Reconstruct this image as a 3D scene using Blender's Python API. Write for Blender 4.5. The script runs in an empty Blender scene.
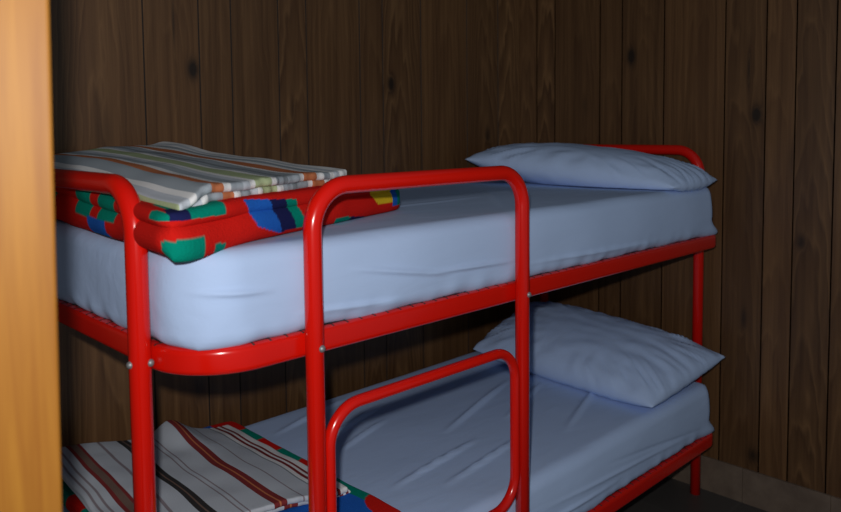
import bpy, bmesh, math, random
from mathutils import Vector, Matrix, noise
C = bpy.context.scene
PI = math.pi
random.seed(7)

# ---------------- camera ----------------
R_ = Vector((0.71542538, -0.69861734, -0.01001678))
U_ = Vector((0.05280812, 0.039772, 0.99781235))
F_ = Vector((0.69669062, 0.71438925, -0.06534656))
CAM = Vector((-0.54221, -1.08807, 1.30822))
cd = bpy.data.cameras.new('camera'); cam = bpy.data.objects.new('camera', cd)
C.collection.objects.link(cam)
cd.sensor_width = 36; cd.sensor_fit = 'HORIZONTAL'
cd.lens = 747.468 / 841 * 36
cd.shift_y = -77.271 / 841
cd.clip_start = 0.02
m = Matrix.Identity(4)
for i in range(3):
    m[i][0] = R_[i]; m[i][1] = U_[i]; m[i][2] = -F_[i]; m[i][3] = CAM[i]
cam.matrix_world = m
cd.dof.use_dof = True; cd.dof.focus_distance = 1.75; cd.dof.aperture_fstop = 4.5
C.camera = cam

# ---------------- world, light, exposure ----------------
w = bpy.data.worlds.new('world'); C.world = w; w.use_nodes = True
w.node_tree.nodes['Background'].inputs[0].default_value = (0.72, 0.88, 1.0, 1)
wt = w.node_tree                                   # dim daylight from the open side of the room
tc = wt.nodes.new('ShaderNodeTexCoord'); sxyz = wt.nodes.new('ShaderNodeSeparateXYZ'); wt.links.new(tc.outputs['Generated'], sxyz.inputs[0])
mr = wt.nodes.new('ShaderNodeMapRange'); wt.links.new(sxyz.outputs[1], mr.inputs[0])
for i_, v_ in enumerate((0.1, -1.0, 0.03, 0.17)): mr.inputs[i_ + 1].default_value = v_
wt.links.new(mr.outputs[0], wt.nodes['Background'].inputs[1])
ld = bpy.data.lights.new('camera_flash', 'POINT'); ld.energy = 57; ld.shadow_soft_size = 0.016
ld.color = (1.0, 0.96, 0.93)
fl = bpy.data.objects.new('camera_flash', ld); C.collection.objects.link(fl)
fl.location = CAM + U_ * 0.078 - R_ * 0.034
vs = C.view_settings
vs.view_transform = 'Standard'; vs.look = 'None'; vs.gamma = 1; vs.exposure = 0; vs.use_curve_mapping = False

# ---------------- helpers ----------------
def tag(o, label=None, cat=None, group=None, kind=None):
    if label: o['label'] = label
    if cat: o['category'] = cat
    if group: o['group'] = group
    if kind: o['kind'] = kind
    return o

def empty(name, loc=(0, 0, 0)):
    o = bpy.data.objects.new(name, None); C.collection.objects.link(o); o.location = loc
    o.empty_display_size = 0.1
    return o

def link(name, verts, faces, mat, parent=None, smooth=True, uvs=None, cols=None, facecol=None):
    me = bpy.data.meshes.new(name)
    if parent is not None and parent.location.length > 0:
        verts = [Vector(v) - parent.location for v in verts]
    me.from_pydata([tuple(v) for v in verts], [], faces)
    if uvs is not None:
        l = me.uv_layers.new(name='UVMap')
        for lp in me.loops: l.data[lp.index].uv = uvs[lp.vertex_index]
    if cols is not None:
        a = me.color_attributes.new('Col', 'FLOAT_COLOR', 'POINT')
        for i, c in enumerate(cols): a.data[i].color = (c[0], c[1], c[2], 1)
    bm = bmesh.new(); bm.from_mesh(me)
    bmesh.ops.recalc_face_normals(bm, faces=bm.faces)
    bm.to_mesh(me); bm.free()
    if smooth:
        for p in me.polygons: p.use_smooth = True
    me.materials.append(mat)
    o = bpy.data.objects.new(name, me); C.collection.objects.link(o)
    if parent is not None: o.parent = parent
    return o

class MB:
    def __init__(s): s.v = []; s.f = []
    def add(s, v, f):
        n = len(s.v); s.v += [Vector(p) for p in v]; s.f += [tuple(i + n for i in q) for q in f]; return s
    def box(s, a, b):
        x0, y0, z0 = a; x1, y1, z1 = b
        v = [(x0,y0,z0),(x1,y0,z0),(x1,y1,z0),(x0,y1,z0),(x0,y0,z1),(x1,y0,z1),(x1,y1,z1),(x0,y1,z1)]
        return s.add(v, [(0,3,2,1),(4,5,6,7),(0,1,5,4),(1,2,6,5),(2,3,7,6),(3,0,4,7)])

def rounded_path(pts, R, closed=False, n=10):
    """corner points -> path with circular fillets"""
    out = []; N = len(pts); pts = [Vector(p) for p in pts]
    RR = R if isinstance(R, (list, tuple)) else [R] * N
    for i, p in enumerate(pts):
        R = RR[i]
        if not closed and i in (0, N - 1): out.append(p); continue
        a = (pts[i - 1] - p).normalized(); b = (pts[(i + 1) % N] - p).normalized()
        ang = a.angle(b); d = R / math.tan(ang / 2)
        c = p + (a + b).normalized() * (R / math.sin(ang / 2))
        s = p + a * d - c; e = p + b * d - c
        tot = s.angle(e); ax = s.cross(e).normalized()
        for k in range(n + 1): out.append(c + Matrix.Rotation(tot * k / n, 3, ax) @ s)
    return out

def sweep(path, prof, closed=False, up=Vector((0, 0, 1)), cap=True):
    """prof: list of (a,b) in (side, up') plane"""
    V = []; F = []; N = len(path); K = len(prof)
    for i, p in enumerate(path):
        if closed: t = (path[(i + 1) % N] - path[i - 1]).normalized()
        else: t = (path[min(i + 1, N - 1)] - path[max(i - 1, 0)]).normalized()
        side = t.cross(up)
        if side.length < 1e-4: side = t.cross(Vector((0.3, 1, 0)))
        side.normalize(); u2 = side.cross(t).normalized()
        for a, b in prof: V.append(p + side * a + u2 * b)
    M = N if closed else N - 1
    for i in range(M):
        for k in range(K):
            F.append((i * K + k, i * K + (k + 1) % K, ((i + 1) % N) * K + (k + 1) % K, ((i + 1) % N) * K + k))
    if cap and not closed:
        F.append(tuple(range(K))); F.append(tuple(range((N - 1) * K, N * K)))
    return V, F

def circ(r, n=20): return [(r * math.cos(2 * PI * k / n), r * math.sin(2 * PI * k / n)) for k in range(n)]
def rrect(wd, ht, r, n=5):
    o = []
    for cx, cy, a0 in ((wd/2-r, ht/2-r, 0), (-wd/2+r, ht/2-r, PI/2), (-wd/2+r, -ht/2+r, PI), (wd/2-r, -ht/2+r, 1.5*PI)):
        for k in range(n + 1): o.append((cx + r * math.cos(a0 + PI/2*k/n), cy + r * math.sin(a0 + PI/2*k/n)))
    return o

def axis_samples(L, n, r, k=4):
    e = [r * (1 - math.cos(PI / 2 * i / k)) for i in range(k)]
    mid = [r + (L - 2 * r) * i / n for i in range(n + 1)]
    return e + mid + [L - x for x in reversed(e)]

def slab(L, W, H, R, r, nx, ny, nz, ke=4, Rh=None):
    """closed rounded slab: returns verts (x,y,z in 0..L,0..W,0..H after rounding), params, faces"""
    X = axis_samples(L, nx, r, ke); Y = axis_samples(W, ny, r, ke); Z = [r + (H - 2 * r) * i / nz for i in range(nz + 1)]
    idx = {}; V = []; Pm = []; F = []
    nX, nY, nZ = len(X), len(Y), len(Z)
    def mp(x, y, z, lev):
        e = min(x, L - x, y, W - y)
        if lev == 'top':
            z = H - r + math.sqrt(max(0, r * r - (r - e) ** 2)) if e < r else H
        elif lev == 'bot':
            z = r - math.sqrt(max(0, r * r - (r - e) ** 2)) if e < r else 0
        q = (Rh or R) if x > L / 2 else R
        cx = min(max(x, q), L - q); cy = min(max(y, q), W - q)
        a = (x - cx) / q; b = (y - cy) / q
        return Vector((cx + q * a * math.sqrt(max(0, 1 - b * b / 2)), cy + q * b * math.sqrt(max(0, 1 - a * a / 2)), z))
    def vid(i, j, k):   # k: 0..nZ-1 side rows, 'top','bot'
        edge = i in (0, nX - 1) or j in (0, nY - 1)
        if k == 'top' and edge: k = nZ - 1
        if k == 'bot' and edge: k = 0
        key = (i, j, k)
        if key not in idx:
            idx[key] = len(V)
            z = 0 if isinstance(k, str) else Z[k]
            p = mp(X[i], Y[j], z, k); V.append(p); Pm.append((X[i] / L, Y[j] / W, p.z / H))
        return idx[key]
    for lev in ('top', 'bot'):
        for i in range(nX - 1):
            for j in range(nY - 1):
                F.append((vid(i, j, lev), vid(i+1, j, lev), vid(i+1, j+1, lev), vid(i, j+1, lev)))
    for k in range(nZ - 1):
        for i in range(nX - 1):
            F.append((vid(i, 0, k), vid(i+1, 0, k), vid(i+1, 0, k+1), vid(i, 0, k+1)))
            F.append((vid(i, nY-1, k), vid(i+1, nY-1, k), vid(i+1, nY-1, k+1), vid(i, nY-1, k+1)))
        for j in range(nY - 1):
            F.append((vid(0, j, k), vid(0, j+1, k), vid(0, j+1, k+1), vid(0, j, k+1)))
            F.append((vid(nX-1, j, k), vid(nX-1, j+1, k), vid(nX-1, j+1, k+1), vid(nX-1, j, k+1)))
    return V, Pm, F

def nz(x, y, z=0.0): return noise.noise(Vector((x, y, z)))
def smooth01(a, b, x):
    t = min(max((x - a) / (b - a), 0), 1); return t * t * (3 - 2 * t)
def bump_line(x, y, ax, ay, bx, by, wd):
    """ridge profile around a segment, fading at its ends"""
    dx, dy = bx - ax, by - ay; L = math.hypot(dx, dy); t = ((x-ax)*dx + (y-ay)*dy) / L / L
    d = ((x-ax)*dy - (y-ay)*dx) / L
    if t < 0 or t > 1: return 0
    return math.exp(-(d / wd) ** 2) * math.sin(PI * t)

# ---------------- materials ----------------
def mat(name, col=(.5,.5,.5), rough=.5, **kw):
    m = bpy.data.materials.new(name); m.use_nodes = True
    b = m.node_tree.nodes['Principled BSDF']
    b.inputs['Base Color'].default_value = (*col, 1); b.inputs['Roughness'].default_value = rough
    for k, v in kw.items(): b.inputs[k.replace('_', ' ')].default_value = v
    return m
class NT:
    def __init__(s, m): s.t = m.node_tree; s.b = s.t.nodes['Principled BSDF']
    def n(s, typ, **kw):
        o = s.t.nodes.new(typ)
        for k, v in kw.items(): setattr(o, k, v)
        return o
    def l(s, a, b): s.t.links.new(a, b)
    def math(s, op, a, b=None, c=None):
        o = s.n('ShaderNodeMath', operation=op)
        for i, v in enumerate((a, b, c)):
            if v is None: continue
            if isinstance(v, (int, float)): o.inputs[i].default_value = v
            else: s.l(v, o.inputs[i])
        return o.outputs[0]
    def noise(s, vec, scale, detail=3, rough=.5, dist=0):
        o = s.n('ShaderNodeTexNoise'); s.l(vec, o.inputs['Vector'])
        o.inputs['Scale'].default_value = scale; o.inputs['Detail'].default_value = detail
        o.inputs['Roughness'].default_value = rough; o.inputs['Distortion'].default_value = dist
        return o.outputs['Fac']
    def mapping(s, vec, scale=(1,1,1), loc=(0,0,0)):
        o = s.n('ShaderNodeMapping'); s.l(vec, o.inputs[0]); o.inputs['Scale'].default_value = scale; o.inputs['Location'].default_value = loc
        return o.outputs[0]
    def ramp(s, fac, stops, interp='LINEAR'):
        o = s.n('ShaderNodeValToRGB'); o.color_ramp.interpolation = interp
        e = o.color_ramp.elements
        while len(e) > 1: e.remove(e[-1])
        e[0].position = stops[0][0]; e[0].color = (*stops[0][1], 1)
        for p, c in stops[1:]: k = e.new(p); k.color = (*c, 1)
        s.l(fac, o.inputs[0]); return o.outputs[0]
    def mix(s, fac, a, b, mode='MIX'):
        o = s.n('ShaderNodeMix', data_type='RGBA', blend_type=mode)
        for i, v in ((0, fac), (6, a), (7, b)):
            if isinstance(v, (int, float)): o.inputs[i].default_value = v
            elif isinstance(v, tuple): o.inputs[i].default_value = (*v, 1)
            else: s.l(v, o.inputs[i])
        return o.outputs[2]
    def bump(s, h, strength=.3, dist=.002):
        o = s.n('ShaderNodeBump'); s.l(h, o.inputs['Height']); o.inputs['Strength'].default_value = strength
        o.inputs['Distance'].default_value = dist; s.l(o.outputs[0], s.b.inputs['Normal'])
    def obj(s): return s.n('ShaderNodeTexCoord').outputs['Object']

red_paint = mat('red_enamel', (.70, .007, .002), .22, Coat_Weight=.12, Coat_Roughness=.1)
n = NT(red_paint); n.bump(n.noise(n.obj(), 60, 2), .05, .001)
steel = mat('zinc_steel', (.30, .31, .32), .5, Metallic=.6)
wire = mat('dark_wire', (.02, .02, .022), .5, Metallic=.3)

def sheet_mat():
    m = mat('pale_blue_sheet', (.49, .64, .93), .9, Specular_IOR_Level=.15)
    n = NT(m); o = n.obj()
    a = n.noise(n.mapping(o, (3, 9, 9)), 2.2, 4, .5, .4)
    c = n.noise(o, 900, 1)
    n.bump(n.math('ADD', a, n.math('MULTIPLY', c, .02)), .2, .010)
    return m
sheet = sheet_mat()

def wood_wall(name, knots, axis, streaks=()):
    m = mat(name, (.05, .03, .02), .42)
    n = NT(m)
    uv = n.n('ShaderNodeUVMap').outputs[0]                        # u = metres from plank centre, v = height
    pid = n.n('ShaderNodeVertexColor'); pid.layer_name = 'Col'
    sp = n.n('ShaderNodeSeparateColor'); n.l(pid.outputs[0], sp.inputs[0])
    sx = n.n('ShaderNodeSeparateXYZ'); n.l(uv, sx.inputs[0])
    cb = n.n('ShaderNodeCombineXYZ')
    n.l(sx.outputs[0], cb.inputs[0]); n.l(sx.outputs[1], cb.inputs[1]); n.l(n.math('MULTIPLY', sp.outputs[0], 37), cb.inputs[2])
    P3 = cb.outputs[0]
    low = n.noise(n.mapping(P3, (7, 1.1, 1)), 1.6, 3, .55, .3)
    u0 = n.math('SUBTRACT', sx.outputs[0], n.math('MULTIPLY', n.math('SUBTRACT', sp.outputs[1], .5), .05))
    # knots
    ksum = None; kpos = n.n('ShaderNodeNewGeometry').outputs['Position']
    gx = n.n('ShaderNodeSeparateXYZ'); n.l(kpos, gx.inputs[0])
    for (ku, kz, su, sz, amp) in knots:
        su *= 1.25; sz *= 1.35
        du = n.math('DIVIDE', n.math('SUBTRACT', gx.outputs[axis], ku), su)
        dz = n.math('DIVIDE', n.math('SUBTRACT', gx.outputs[2], kz), sz)
        g = n.math('MULTIPLY', n.math('EXPONENT', n.math('MULTIPLY', n.math('ADD', n.math('MULTIPLY', du, du), n.math('MULTIPLY', dz, dz)), -1)), amp)
        ksum = g if ksum is None else n.math('ADD', ksum, g)
    # cathedral rings
    streak0 = n.noise(n.mapping(P3, (22, 2.4, 1), (9, 2, 0)), 1, 2)
    h = n.math('MULTIPLY', n.math('MULTIPLY', u0, u0), 700)
    h = n.math('ADD', h, n.math('MULTIPLY', sx.outputs[1], n.math('ADD', 3.0, n.math('MULTIPLY', sp.outputs[2], 5))))
    h = n.math('ADD', h, n.math('MULTIPLY', low, 6.5))
    h = n.math('ADD', h, n.math('MULTIPLY', ksum, 2.0))
    h = n.math('ADD', h, n.math('MULTIPLY', streak0, 1.2))
    fr = n.math('FRACT', n.math('MULTIPLY', h, .62))
    ringc = n.ramp(fr, [(0, (.16, .095, .050)), (.10, (.28, .17, .09)), (.30, (.165, .096, .050)), (.65, (.115, .064, .033)), (.90, (.056, .026, .013)), (1.0, (.15, .09, .047))])
    streak = n.noise(n.mapping(P3, (60, 1.1, 1)), 1, 3, .55)
    fine = n.noise(n.mapping(P3, (260, 7, 1)), 1, 2, .6)
    base = n.ramp(streak, [(.3, (.082, .042, .019)), (.5, (.130, .072, .035)), (.72, (.190, .110, .056))])
    rf = n.math('MULTIPLY_ADD', n.noise(n.mapping(P3, (9, 1.2, 1), (5, 5, 0)), 1, 2), 2.2, -.5)
    rc = n.n('ShaderNodeClamp'); n.l(rf, rc.inputs[0])
    base = n.mix(n.math('MULTIPLY', rc.outputs[0], n.math('MULTIPLY_ADD', n.math('MULTIPLY', sp.outputs[2], sp.outputs[2]), .7, .25)), base, ringc)
    base = n.mix(n.math('MULTIPLY', n.math('SUBTRACT', fine, .35), .5), base, (.22, .135, .072))
    big = n.noise(n.mapping(P3, (9, .9, 1), (3, 1, 0)), 1.3, 2)
    base = n.mix(n.math('MULTIPLY', n.math('SUBTRACT', big, .38), 1.2), base, (.060, .028, .015))
    tint = n.math('MULTIPLY_ADD', sp.outputs[0], .4, .76)
    tc = n.n('ShaderNodeCombineColor'); [n.l(n.math('MULTIPLY', tint, (1, .88, .70)[i]), tc.inputs[i]) for i in range(3)]
    base = n.mix(1.0, base, tc.outputs[0], 'MULTIPLY')
    base = n.mix(n.math('MINIMUM', ksum, .93), base, (.012, .008, .006))
    n.l(base, n.b.inputs['Base Color'])
    n.bump(fine, .12, .0006)
    return m

# ---------------- the room ----------------
XW = 2.024; YW = .925; ZT = 2.45
groove_paint = mat('black_groove', (.016, .011, .009), .7)
def plank_wall(name, grooves, u_to_pt, z0, z1, m):
    V = []; F = []; UV = []; CO = []
    g = .0013; dp = .002
    rnd = random.Random(len(grooves))
    for a, b in zip(grooves[:-1], grooves[1:]):
        r = (rnd.random(), rnd.random(), rnd.random()); c = (a + b) / 2
        prof = [(a, dp), (a + g * .6, dp), (a + g * 1.6, 0), (b - g * 1.6, 0), (b - g * .6, dp), (b, dp)]
        k = len(V)
        for u, d in prof:
            for z in (z0, z1):
                V.append(u_to_pt(u, z, d)); UV.append((u - c, z)); CO.append(r)
        for i in range(5): F.append((k + 2*i, k + 2*i + 2, k + 2*i + 3, k + 2*i + 1))
    o = link(name, V, F, m, smooth=False, uvs=UV, cols=CO)
    o.data.materials.append(groove_paint)
    for p in o.data.polygons:
        if p.index % 5 != 2: p.material_index = 1
    tag(o, kind='structure'); return o
gb = [-1.6,-1.38,-1.21,-1.06,-.9,-.78,-.62,-.48,-.33,-.2,-.06,.105,.363,.529,.634,.801,.909,1.133,1.239,1.429,1.685,1.877,XW]
gr = [YW,.835,.743,.530,.433,.260,.034,-.104,-.198,-.316,-.43,-.6,-.78,-.9,-1.05,-1.2,-1.38,-1.5,-1.7]
kb = [(.508,1.489,.014,.022,1.2),(1.279,1.473,.013,.024,1.2),(1.81,1.28,.012,.025,.7),(.452,1.62,.003,.05,.7),(.85,1.38,.006,.03,.35),(.25,1.30,.02,.05,.25),(.5,.55,.015,.03,.6)]
kr = [(.394,1.577,.014,.024,1.3),(-.075,1.347,.014,.022,1.3),(-.047,1.50,.004,.045,.75),(-.225,.931,.011,.018,.8),(-.045,.648,.009,.03,.6),(-.085,.175,.016,.02,.8),(.6,1.4,.01,.03,.3),(-.19,1.2,.006,.05,.4)]
plank_wall('wall_back', gb, lambda u, z, d: (u, YW + d, z), .12, ZT, wood_wall('walnut_panelling_back', kb, 0))
plank_wall('wall_right', gr, lambda u, z, d: (XW + d, u, z), .12, ZT, wood_wall('walnut_panelling_right', kr, 1))

fm = mat('grey_floor_tiles', (.05, .05, .05), .45)
n = NT(fm); o = n.obj()
br = n.n('ShaderNodeTexBrick'); n.l(n.mapping(o, (1, 1, 1), (.02, .05, 0)), br.inputs['Vector']); br.offset = 0
for k, v in (('Scale', 1), ('Mortar Size', .004), ('Brick Width', .3), ('Row Height', .3)): br.inputs[k].default_value = v
br.inputs['Color1'].default_value = (.080, .074, .070, 1); br.inputs['Color2'].default_value = (.070, .066, .063, 1); br.inputs['Mortar'].default_value = (.09, .085, .08, 1)
n.l(n.mix(n.math('MULTIPLY', n.noise(o, 9, 4), .5), br.outputs[0], (.05, .045, .043)), n.b.inputs['Base Color'])
mb = MB().box((-1.6, -1.7, -.1), (XW + .1, YW + .1, 0)); tag(link('floor', mb.v, mb.f, fm, smooth=False), kind='structure')

bmz = mat('stone_skirting_tiles', (.11, .085, .07), .4)
n = NT(bmz); o = n.obj()
n.l(n.ramp(n.noise(o, 14, 5, .6), [(.3, (.13, .095, .073)), (.7, (.20, .152, .115))]), n.b.inputs['Base Color'])
def skirting(name, segs, fn):
    mb = MB()
    for a, b in segs: mb.box(*fn(a + .0012, b - .0012))
    mb.box(*fn(segs[0][0], segs[-1][1], True))
    tag(link(name, mb.v, mb.f, bmz, smooth=False), kind='structure')
js = [-1.7 + .0] + [y for y in [-.055 - .281 * k for k in range(5, -1, -1)]] + [.226, .507, .788, YW]
skirting('baseboard_right', list(zip(js[:-1], js[1:])), lambda a, b, back=False: ((XW - (.004 if back else .008), a, 0), (XW + .02, b, .119 if back else .122)))
jx = [-1.6 + .3 * k for k in range(12)] + [XW - .009]
skirting('baseboard_back', list(zip(jx[:-1], jx[1:])), lambda a, b, back=False: ((a, YW - (.004 if back else .008), 0), (b, YW + .02, .119 if back else .122)))

# blurred wooden jamb in the left foreground, with the partition it ends
jm = mat('honey_pine', (.4, .2, .06), .52, Specular_IOR_Level=.2)
n = NT(jm); o = n.obj()
s1 = n.noise(n.mapping(o, (60, 60, 2.2)), 1, 4, .65, .5); s2 = n.noise(n.mapping(o, (8, 8, 1.2)), 1.2, 3)
c = n.ramp(s1, [(.3, (.17, .066, .006)), (.7, (.27, .128, .014))])
n.l(n.mix(n.math('MULTIPLY', s2, .5), c, (.22, .075, .012)), n.b.inputs['Base Color'])
def prism(pts, z0, z1):
    N = len(pts); v = [(x, y, z0) for x, y in pts] + [(x, y, z1) for x, y in pts]
    return v, [tuple(range(N)), tuple(range(N, 2*N))] + [(i, (i+1) % N, N + (i+1) % N, N + i) for i in range(N)]
jd = .70
ax_ = Vector((R_.x, R_.y, 0)).normalized(); ay_ = Vector((F_.x, F_.y, 0)).normalized()
def jamb_pts(off0, off1, d0, d1):   # metres right of / ahead of the camera's foot
    o2 = Vector((CAM.x, CAM.y, 0)); return [tuple((o2 + ax_ * a + ay_ * b)[:2]) for a, b in ((off0, d0), (off1, d0), (off1, d1), (off0, d1))]
JX = -.3435
o2 = Vector((CAM.x, CAM.y, 0))
def jrow(z):
    k = -.0167 * (z - 1.24)
    return [tuple(o2 + ax_ * (a - k) + ay_ * b + Vector((0, 0, z))) for a, b in ((JX - .142, .626), (JX, .70), (JX - .028, .735), (JX - .170, .661))]
v = jrow(0) + jrow(2.1); f = [(0, 1, 2, 3), (4, 5, 6, 7)] + [(i, (i+1) % 4, 4 + (i+1) % 4, 4 + i) for i in range(4)]
j = link('trim_1', v, f, jm, smooth=False); tag(j, kind='structure')
bv = j.modifiers.new('bevel', 'BEVEL'); bv.width = .004; bv.segments = 3

# ---------------- bunk bed ----------------
L = 1.95; W = .85; H2 = .0235
bed = empty('bunk_bed', (L / 2, W / 2, 0))
tag(bed, 'glossy red tubular steel bunk bed with two tiers standing against the wood panelling', 'bunk bed')
def U_frame(name, a, b, r, R):
    path = rounded_path([a[0], a[1], b[1], b[0]], R, n=14)
    nrm = (Vector(a[1]) - Vector(a[0])).cross(Vector(b[1]) - Vector(a[1])).normalized()
    V, F = sweep(path, circ(r, 28), up=nrm)
    return link(name, V, F, red_paint, bed)
r1 = .0185; r2 = .0168
xf = -r1; xh = L + r1; yg = -r2
foot = U_frame('foot_frame', ((xf, .131, 0), (xf, .131, 1.219)), ((xf, W - .131, 0), (xf, W - .131, 1.219)), r1, .085)
head = U_frame('head_frame', ((xh, .0933, 0), (xh, .0933, 1.2278)), ((xh, W - .0933, 0), (xh, W - .0933, 1.2278)), r1 * .95, .085)
x2, x3 = .235, .831
guard = U_frame('ladder_frame', ((x2, yg, 0), (x2, yg, 1.2099)), ((x3, yg, 0), (x3, yg, 1.2099)), r2, .078)
rr = .0115
hp = rounded_path([(x2 + r2 + rr, yg, .43), (x3 - r2 - rr, yg, .43), (x3 - r2 - rr, yg, .80), (x2 + r2 + rr, yg, .80)], .07, closed=True, n=12)
V, F = sweep(hp, circ(rr, 20), closed=True, up=Vector((0, 1, 0)))
link('lower_hoop', V, F, red_paint, bed)
for nm, z in (('upper_side_rail', .9253), ('lower_side_rail', .2413)):
    t = .026
    path = rounded_path([(t/2, t/2, z), (L - t/2, t/2, z), (L - t/2, W - t/2, z), (t/2, W - t/2, z)], (.125, .055, .055, .125), closed=True, n=14)
    V, F = sweep(path, rrect(t, .0467, .011, 5), closed=True)
    rail = link(nm, V, F, red_paint, bed)
    mb = MB()
    zz = z + .0212
    k = 0.125
    while k < L - .06:
        p = [Vector((k, .005, zz - .001)), Vector((k, .02, zz + .0018)), Vector((k, .05, zz)), Vector((k, W / 2, zz - .02)), Vector((k, W - .05, zz)), Vector((k, W - .02, zz + .003))]
        mb.add(*sweep(p, circ(.0027, 6))); k += .034
    k = .125
    while k < W - .11:
        p = [Vector((.005, k, zz - .001)), Vector((.02, k, zz + .0018)), Vector((.05, k, zz)), Vector((L / 2, k, zz - .02)), Vector((L - .05, k, zz)), Vector((L - .02, k, zz + .003))]
        mb.add(*sweep(p, circ(.0027, 6))); k += .034
    link('wire_mesh_base', mb.v, mb.f, wire, bed)
def bolt(p, d):
    d = Vector(d).normalized(); s = Vector((0, 0, 1)); q = d.cross(s).normalized(); V = []; F = []; K = 12
    rings = ((.0068, -.004), (.0068, .001), (.0055, .004), (.003, .0058), (.0002, .0064))
    for rad, h in rings:
        for k in range(K):
            a = 2 * PI * k / K; V.append(Vector(p) + d * h + (q * math.cos(a) + s * math.sin(a)) * rad)
    for i in range(len(rings) - 1):
        for k in range(K): F.append((i*K+k, i*K+(k+1) % K, (i+1)*K+(k+1) % K, (i+1)*K+k))
    F.append(tuple(range(K)))
    o = link('bolt', V, F, steel, bed); return o
for z in (.925, .2413):
    for x in (x2, x3):
        b_ = bolt((x + .004, yg - r2 * .93, z - .002), (.25, -1, 0)); b_['label'] = 'grey steel bolt head'
    for s in (1, -1):
        b_ = bolt((xf + s * .92 * r1 * .86 - .15 * r1, .131 - s * .39 * r1 * .86 - .4 * r1, z - .004), (s * .92, -s * .39 - .3, 0)); b_['label'] = 'grey steel bolt head'

# ---------------- mattresses ----------------
side_folds = [(.32, 1.050, .60, 1.000, .0045, -.007), (.52, 1.012, .82, 1.0, .0045, -.007), (.20, .985, .50, .965, .005, -.006), (.85, .985, 1.5, .970, .005, -.006), (-.02, 1.05, .16, 1.035, .005, -.007), (.5, .33, 1.3, .31, .006, -.007), (.9, .36, 1.7, .31, .006, -.004), (1.2, .38, 1.85, .30, .006, .003)]
def mattress(name, zb, zt, label, seed, flare):
    Lm, Wm, Hm = 1.888, .838, zt - zb
    V, Pm, F = slab(Lm, Wm, Hm, .105, .028, 190, 90, 34, 5, .05)
    out = []
    for p, q in zip(V, Pm):
        x, y, z = p.x, p.y, p.z; hz = z / Hm
        side = max(0, math.sin(PI * hz))
        cx, cy = Lm / 2, Wm / 2
        d = Vector(((x - cx) / cx, (y - cy) / cy))
        ex = smooth01(.9, 1, abs(d.x)) * (1 if d.x > 0 else -1); ey = smooth01(.88, 1, abs(d.y)) * (1 if d.y > 0 else -1)
        bl = .007 * side + .004 * nz(x * 5 + seed, y * 5, z * 9)
        # sheet skirt puckers at the bottom hem
        low = smooth01(.35, 0, hz)
        bl += low * .006 * nz(x * 22 + seed, y * 22, 3)
        x += ex * bl; y += ey * bl
        if hz > .9:
            z += .003 * nz(x * 4, y * 4, seed) - .004 * (1 - abs(d.x) ** 2) * 0
            for (a, b, c, e, wd, am) in flare: z += am * bump_line(x, y, a, b, c, e, wd)
        if d.x > 0 and d.y < 0:                                  # hem drooping past the head corner
            k = smooth01(Lm - .12, Lm, p.x) * smooth01(.12, 0, p.y) * low
            x += .064 * k; y -= .010 * k; z -= .006 * k
        z += low * .006 * nz(x * 9 + seed, y * 9, 1)
        if d.y < 0 and hz < .95:
            for (a, b, c, e, wd, am) in side_folds: y += am * ey * -1 * bump_line(x, zb + z, a, b, c, e, wd)
        out.append((x + .006, y + .005, zb + z))
    o = link(name, out, F, sheet)
    tag(o, label, 'mattress', None); return o
mattress('mattress', .944, 1.112, 'pale blue sheeted mattress on the upper tier of the bunk bed', 3,
         [(.9, .1, 1.3, .5, .012, .004), (.5, .3, 1.2, .35, .01, .003)])
mattress('mattress', .262, .440, 'pale blue sheeted mattress on the lower tier of the bunk bed', 11,
         [(.62, .54, .98, .66, .006, .014), (.66, .48, .92, .56, .005, .010), (.95, .36, 1.45, .52, .007, .013), (1.15, .30, 1.5, .42, .006, .011), (.62, .22, 1.0, .27, .006, .012), (.72, .14, 1.1, .19, .006, .011), (1.2, .12, 1.7, .30, .008, .010), (.6, .70, .95, .79, .007, .010)])

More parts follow.
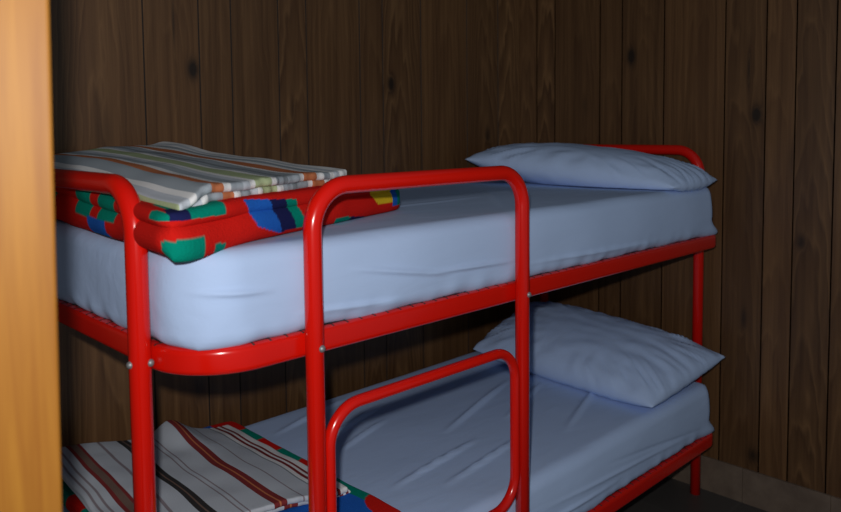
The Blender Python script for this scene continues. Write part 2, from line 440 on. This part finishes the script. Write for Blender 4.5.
# ---------------- pillows ----------------
def pillow(name, cor, th, label, seed, pin=.03, pw=.55, rest=0):
    """cor: foot-near, head-near, head-far, foot-far corner tips"""
    A, B, D, E = [Vector(c) for c in cor]
    nrm = (B - A).cross(E - A).normalized()
    if nrm.z < 0: nrm = -nrm
    NX, NY = 56, 72; V = []; F = []; idx = {}
    def P(i, j, s):
        edge = i in (0, NX) or j in (0, NY); key = (i, j, 0 if edge else s)
        if key in idx: return idx[key]
        u = -math.cos(PI * i / NX); v = -math.cos(PI * j / NY)
        u = .55 * u + .45 * (2 * i / NX - 1); v = .55 * v + .45 * (2 * j / NY - 1)
        uu = u * (1 - pin * (1 - v * v)) ; vv = v * (1 - pin * .6 * (1 - u * u))
        a = (uu + 1) / 2; b = (vv + 1) / 2
        p = A * (1-a) * (1-b) + B * a * (1-b) + D * a * b + E * (1-a) * b
        prof = (max(0, 1 - abs(u) ** 2.4) * max(0, 1 - abs(v) ** 2.6)) ** pw
        h = th / 2 * prof
        wr = .010 * prof ** .5 * (1 - prof * .6) * nz(u * 5 + seed, v * 5, s) 
        crn = abs(u) ** 2 * abs(v) ** 2
        wr += .012 * math.sin(PI * min(1, crn * 2)) * nz((u - v if u * v > 0 else u + v) * 16 + seed, seed, s)
        rad = math.atan2(v, u)
        wr += .0035 * smooth01(.5, .95, max(abs(u), abs(v))) * prof ** .3 * math.sin(rad * 23 + 4 * nz(u * 3, v * 3, seed))
        if s > 0: p = p + nrm * (h + wr)
        else: p = p - nrm * (h * .85 + wr * .4)
        if edge: p = (P0(u, v, uu, vv))
        if p.z < rest and 0.012 < p.y: p.z = rest + .0006 * s
        idx[key] = len(V); V.append(p); return idx[key]
    def P0(u, v, uu, vv):
        a = (uu + 1) / 2; b = (vv + 1) / 2
        return A * (1-a) * (1-b) + B * a * (1-b) + D * a * b + E * (1-a) * b + nrm * .004 * nz(u * 7 + seed, v * 7, 5)
    for s in (1, -1):
        for i in range(NX):
            for j in range(NY): F.append((P(i, j, s), P(i+1, j, s), P(i+1, j+1, s), P(i, j+1, s)))
    # drop onto whatever plane is given
    o = link(name, V, F, sheet)
    tag(o, label, 'pillow'); return o
pillow('pillow', ((1.60, .00, 1.124), (1.885, -.008, 1.133), (1.89, .80, 1.190), (1.475, .75, 1.200)), .17,
       'plump pale blue pillow lying at the head of the upper bunk', 2, -.05, .52, 1.1155)
pillow('pillow', ((1.48, .00, .470), (1.925, -.028, .532), (1.92, .78, .590), (1.53, .765, .480)), .19,
       'pale blue pillow propped up at the head of the lower bunk', 9, .02, .5, .4445)

# ---------------- blankets ----------------
REDC = (.62, .012, .008); TEAL = (.0, .24, .17); BLUE = (.015, .12, .52); NAVY = (.012, .015, .08); YEL = (.75, .50, .02)
fleece = mat('patterned_fleece', (1, 1, 1), .95, Specular_IOR_Level=.08)
n = NT(fleece); vc = n.n('ShaderNodeVertexColor'); vc.layer_name = 'Col'
n.l(vc.outputs[0], n.b.inputs['Base Color']); n.bump(n.noise(n.obj(), 260, 3), .5, .003)

def quad(cor, s, t):
    a, b, c, d = cor
    return Vector((0, 0)) + Vector(a) * (1-s) * (1-t) + Vector(b) * s * (1-t) + Vector(c) * s * t + Vector(d) * (1-s) * t

def geo_plan(s, t):
    """bold patchwork of the hidden-from-edge faces: slanting bands of diamonds"""
    k = math.floor(s * 6 + t * 2.0); q = (t * 7 + s * 1.5) % 1.0; r = (k * 5 + math.floor(t * 7 + s * 1.5) * 3) % 7
    if q < .45: return REDC
    return (TEAL, REDC, BLUE, REDC, NAVY, TEAL, YEL)[r]

def up_color(p, s, t, top):
    x, y, z = p
    if y < .05 and x < -.022 and z > 1.172: return TEAL
    if t < .06 and not (s < .02 and t > .04):                        # near edge face
        if x < .085 and z > 1.172: return TEAL if (x < -.028 or x > .012) else NAVY
        if x < .035 and z < 1.142: return TEAL
        if .058 < x < .085 and z < 1.126: return TEAL
        wv = x - .134 - (1.190 - z) * .55
        if 0 < wv < .135 and 1.122 + (wv < .05) * (.05 - wv) * .4 < z < 1.192 - wv * .09:
            return BLUE if wv < .062 else (NAVY if wv < .105 else TEAL)
        if .405 < x < .53 and z < 1.127 - max(0, x - .44) * .12: return TEAL if x < .465 else NAVY
        if x > .54 + (1.17 - z) * 1.0 and x < .635 and z > 1.14: return YEL
        if x > .635 and z > 1.128: return BLUE if x < .66 else TEAL
        return REDC
    if s < .03:
        if z > 1.150: return TEAL if (.36 < y < .455 or .225 < y < .315 or .62 < y < .7) else REDC
        if .265 < y < .375: return TEAL if z < 1.118 else BLUE
        if .6 < y < .72 and z < 1.12: return NAVY
        return REDC
    if top: return geo_plan(s, t)
    if s > .96: return geo_plan(s, t)
    return REDC

def blanket(name, layers, cor, label, colf, rise):
    V = []; F = []; CO = []
    for (z0, H, grow, seed) in layers:
        Lx, Ly = .68, .80
        v, pm, f = slab(Lx, Ly, H, .05, H * .49, 230, 170, 3, 12)
        k = len(V)
        for p, q in zip(v, pm):
            s, t = p.x / Lx, p.y / Ly
            g = quad(cor, s, t)
            g = g + (g - quad(cor, .5, .5)) * grow
            x, y = g
            z = z0 + p.z * (1 + .10 * nz(s * 4 + seed, t * 4, 0)) + rise(s, t) * (p.z / H * .5 + .5 * (z0 > layers[0][0]) )
            k2 = smooth01(.30, .05, s) * smooth01(.05, 0, t) * (1 - p.z / H) if z0 > 1 and seed == 1 else 0
            z -= .018 * k2; y -= .006 * k2
            x += .004 * nz(s * 9, t * 9, seed); y += .004 * nz(s * 9 + 4, t * 9, seed)
            V.append(Vector((x, y, z))); CO.append(colf((x, y, z), s, t, p.z > H * .97))
        F += [tuple(i + k for i in q) for q in f]
    o = link(name, V, F, fleece, cols=CO); tag(o, label, 'blanket'); return o

upc = ((-.040, -.030), (.705, .240), (.60, .83), (.03, .83))
blanket('folded_blanket', [(1.1135, .0595, .0, 1), (1.164, .030, -.008, 5)], upc,
        'folded red fleece blanket with teal, blue and yellow shapes on the upper mattress', up_color,
        lambda s, t: .038 * smooth01(.2, 1, t) * smooth01(1.05, .6, s) - .006 * smooth01(.6, 1, s) - .010 * smooth01(.25, 0, s) * smooth01(.3, 0, t))

def low_color(p, s, t, top):
    x, y, z = p
    if t < .47 and s > .55:
        e = (1 - s) + .02
        lobe = math.hypot((x - .525) / .045, (y - .10) / .085)
        if lobe < 1: return REDC
        if s > .93: return TEAL
        if y < .1: return REDC if (x * 9) % 1 < .5 else YEL
        return BLUE
    if s > .85:
        k = (y * 11) % 2
        return REDC if k < 1 else TEAL
    if s < .1: return (TEAL, YEL, TEAL, REDC)[int(y * 12) % 4]
    if t > .93: return BLUE if .35 < s < .9 else REDC
    return geo_plan(s, t)
loc_ = ((.02, .06), (.535, .05), (.545, .82), (.03, .825))
blanket('folded_blanket', [(.4445, .031, .0, 2)], loc_,
        'folded blanket of blue, green and red on the lower mattress, mostly hidden by a throw', low_color,
        lambda s, t: 0.012 * smooth01(.2, 1, t) * smooth01(1.0, .5, s))

# ---------------- striped throws ----------------
def throw_mat(name, stops):
    m = mat(name, (.5, .5, .5), .95, Specular_IOR_Level=.1)
    n = NT(m); uv = n.n('ShaderNodeUVMap').outputs[0]
    sx = n.n('ShaderNodeSeparateXYZ'); n.l(uv, sx.inputs[0])
    c = n.ramp(sx.outputs[0], stops, 'CONSTANT')
    wv = n.noise(n.mapping(uv, (500, 60, 1)), 1, 2)
    c = n.mix(n.math('MULTIPLY', wv, .12), c, (.35, .37, .39))
    n.l(c, n.b.inputs['Base Color']); n.bump(n.noise(n.mapping(uv, (300, 150, 1)), 1, 2), .5, .002)
    return m
WH = (.80, .81, .82); GR = (.33, .38, .43); LG = (.53, .58, .65); OR = (.55, .17, .06); OL = (.42, .50, .28); MR = (.22, .012, .012); BK = (.02, .016, .016); BR = (.17, .10, .075); MV = (.28, .24, .27); DG = (.2, .23, .26)
up_st = [(0, OL), (.05, LG), (.09, WH), (.12, GR), (.19, OR), (.25, WH), (.285, GR), (.34, LG), (.38, WH), (.41, OL), (.50, WH), (.53, GR), (.585, DG), (.61, GR), (.68, WH), (.71, OR), (.78, OR), (.80, WH), (.85, GR), (.90, WH), (.93, LG), (.97, WH)]
lo_st = [(0, LG), (.05, MV), (.06, LG), (.085, MV), (.095, LG), (.13, MR), (.15, BR), (.185, MR), (.20, LG), (.285, MV), (.30, LG), (.385, BK), (.41, BR), (.416, BK), (.44, LG), (.52, MV), (.528, LG), (.55, MV), (.558, LG), (.66, MR), (.685, OR), (.692, MR), (.72, LG), (.80, MV), (.806, LG), (.90, DG), (.908, WH), (.93, MR), (.95, WH), (.965, MR), (.982, WH)]
def throw(name, m, cor, layers, label, zf, shift):
    V = []; F = []; UV = []
    for li, (dz, H, off) in enumerate(layers):
        Lx, Ly = .5, .8
        v, pm, f = slab(Lx, Ly, H, .012, H * .49, 130, 90, 2)
        k = len(V)
        for p, q in zip(v, pm):
            s, t = p.x / Lx, p.y / Ly
            g = quad(cor, s, t)
            fr = smooth01(.06, 0, t)
            x = g.x + off[0] * (1 if s > .5 else .3) + .005 * nz(s * 3, t * 5, li)
            y = g.y + off[1] * (1 - t) + .006 * fr * nz(s * 24, li * 7.3, 2)
            z = zf(x, y, s, t) + dz + p.z * (1 + .18 * fr * nz(s * 30, li * 3, 0)) + .004 * nz(s * 5, t * 6, li * .1)
            V.append(Vector((x, y, z))); UV.append((min(.999, max(0, s + shift * li)), t))
        F += [tuple(i + k for i in q) for q in f]
    o = link(name, V, F, m, uvs=UV); tag(o, label, 'throw'); return o
def zup(x, y, s, t):
    return 1.190 + .056 * smooth01(-.1, 1.0, t) * (.82 + .18 * s) + .008 * math.exp(-((s - .97) / .08) ** 2) * smooth01(.7, 1, t) - .026 * smooth01(.16, 0, s) - .012 * smooth01(.6, .1, s) * smooth01(.5, 1, t) - .012 * smooth01(.25, .75, t) * smooth01(.97, .5, t) * smooth01(.4, 1, s)
throw('striped_throw', throw_mat('pastel_striped_cotton', up_st), ((.0, .008), (.498, .202), (.380, .845), (.03, .845)), [(0, .0155, (.004, .004)), (.015, .016, (-.004, -.002))],
      'grey, white and orange striped throw folded on the red blanket of the upper bunk', zup, .045)
def zlo(x, y, s, t):
    return .4785 + .012 * smooth01(0, 1, t) * (1 - s) + .028 * math.exp(-((s - .66) / .09) ** 2) * smooth01(.55, 1, t) - .010 * smooth01(.7, 1, s) + .022 * smooth01(.55, .1, s) * t - .006 * t * s + .010 * math.exp(-((s - .62) / .07) ** 2) * smooth01(.7, 1, t)
throw('striped_throw', throw_mat('maroon_striped_cotton', lo_st), ((.02, .33), (.495, .222), (.50, .765), (.035, .83)), [(0, .013, (.012, .0)), (.0128, .013, (0, -.004))],
      'pale grey throw with maroon and black stripes folded on the lower bunk', zlo, .03)
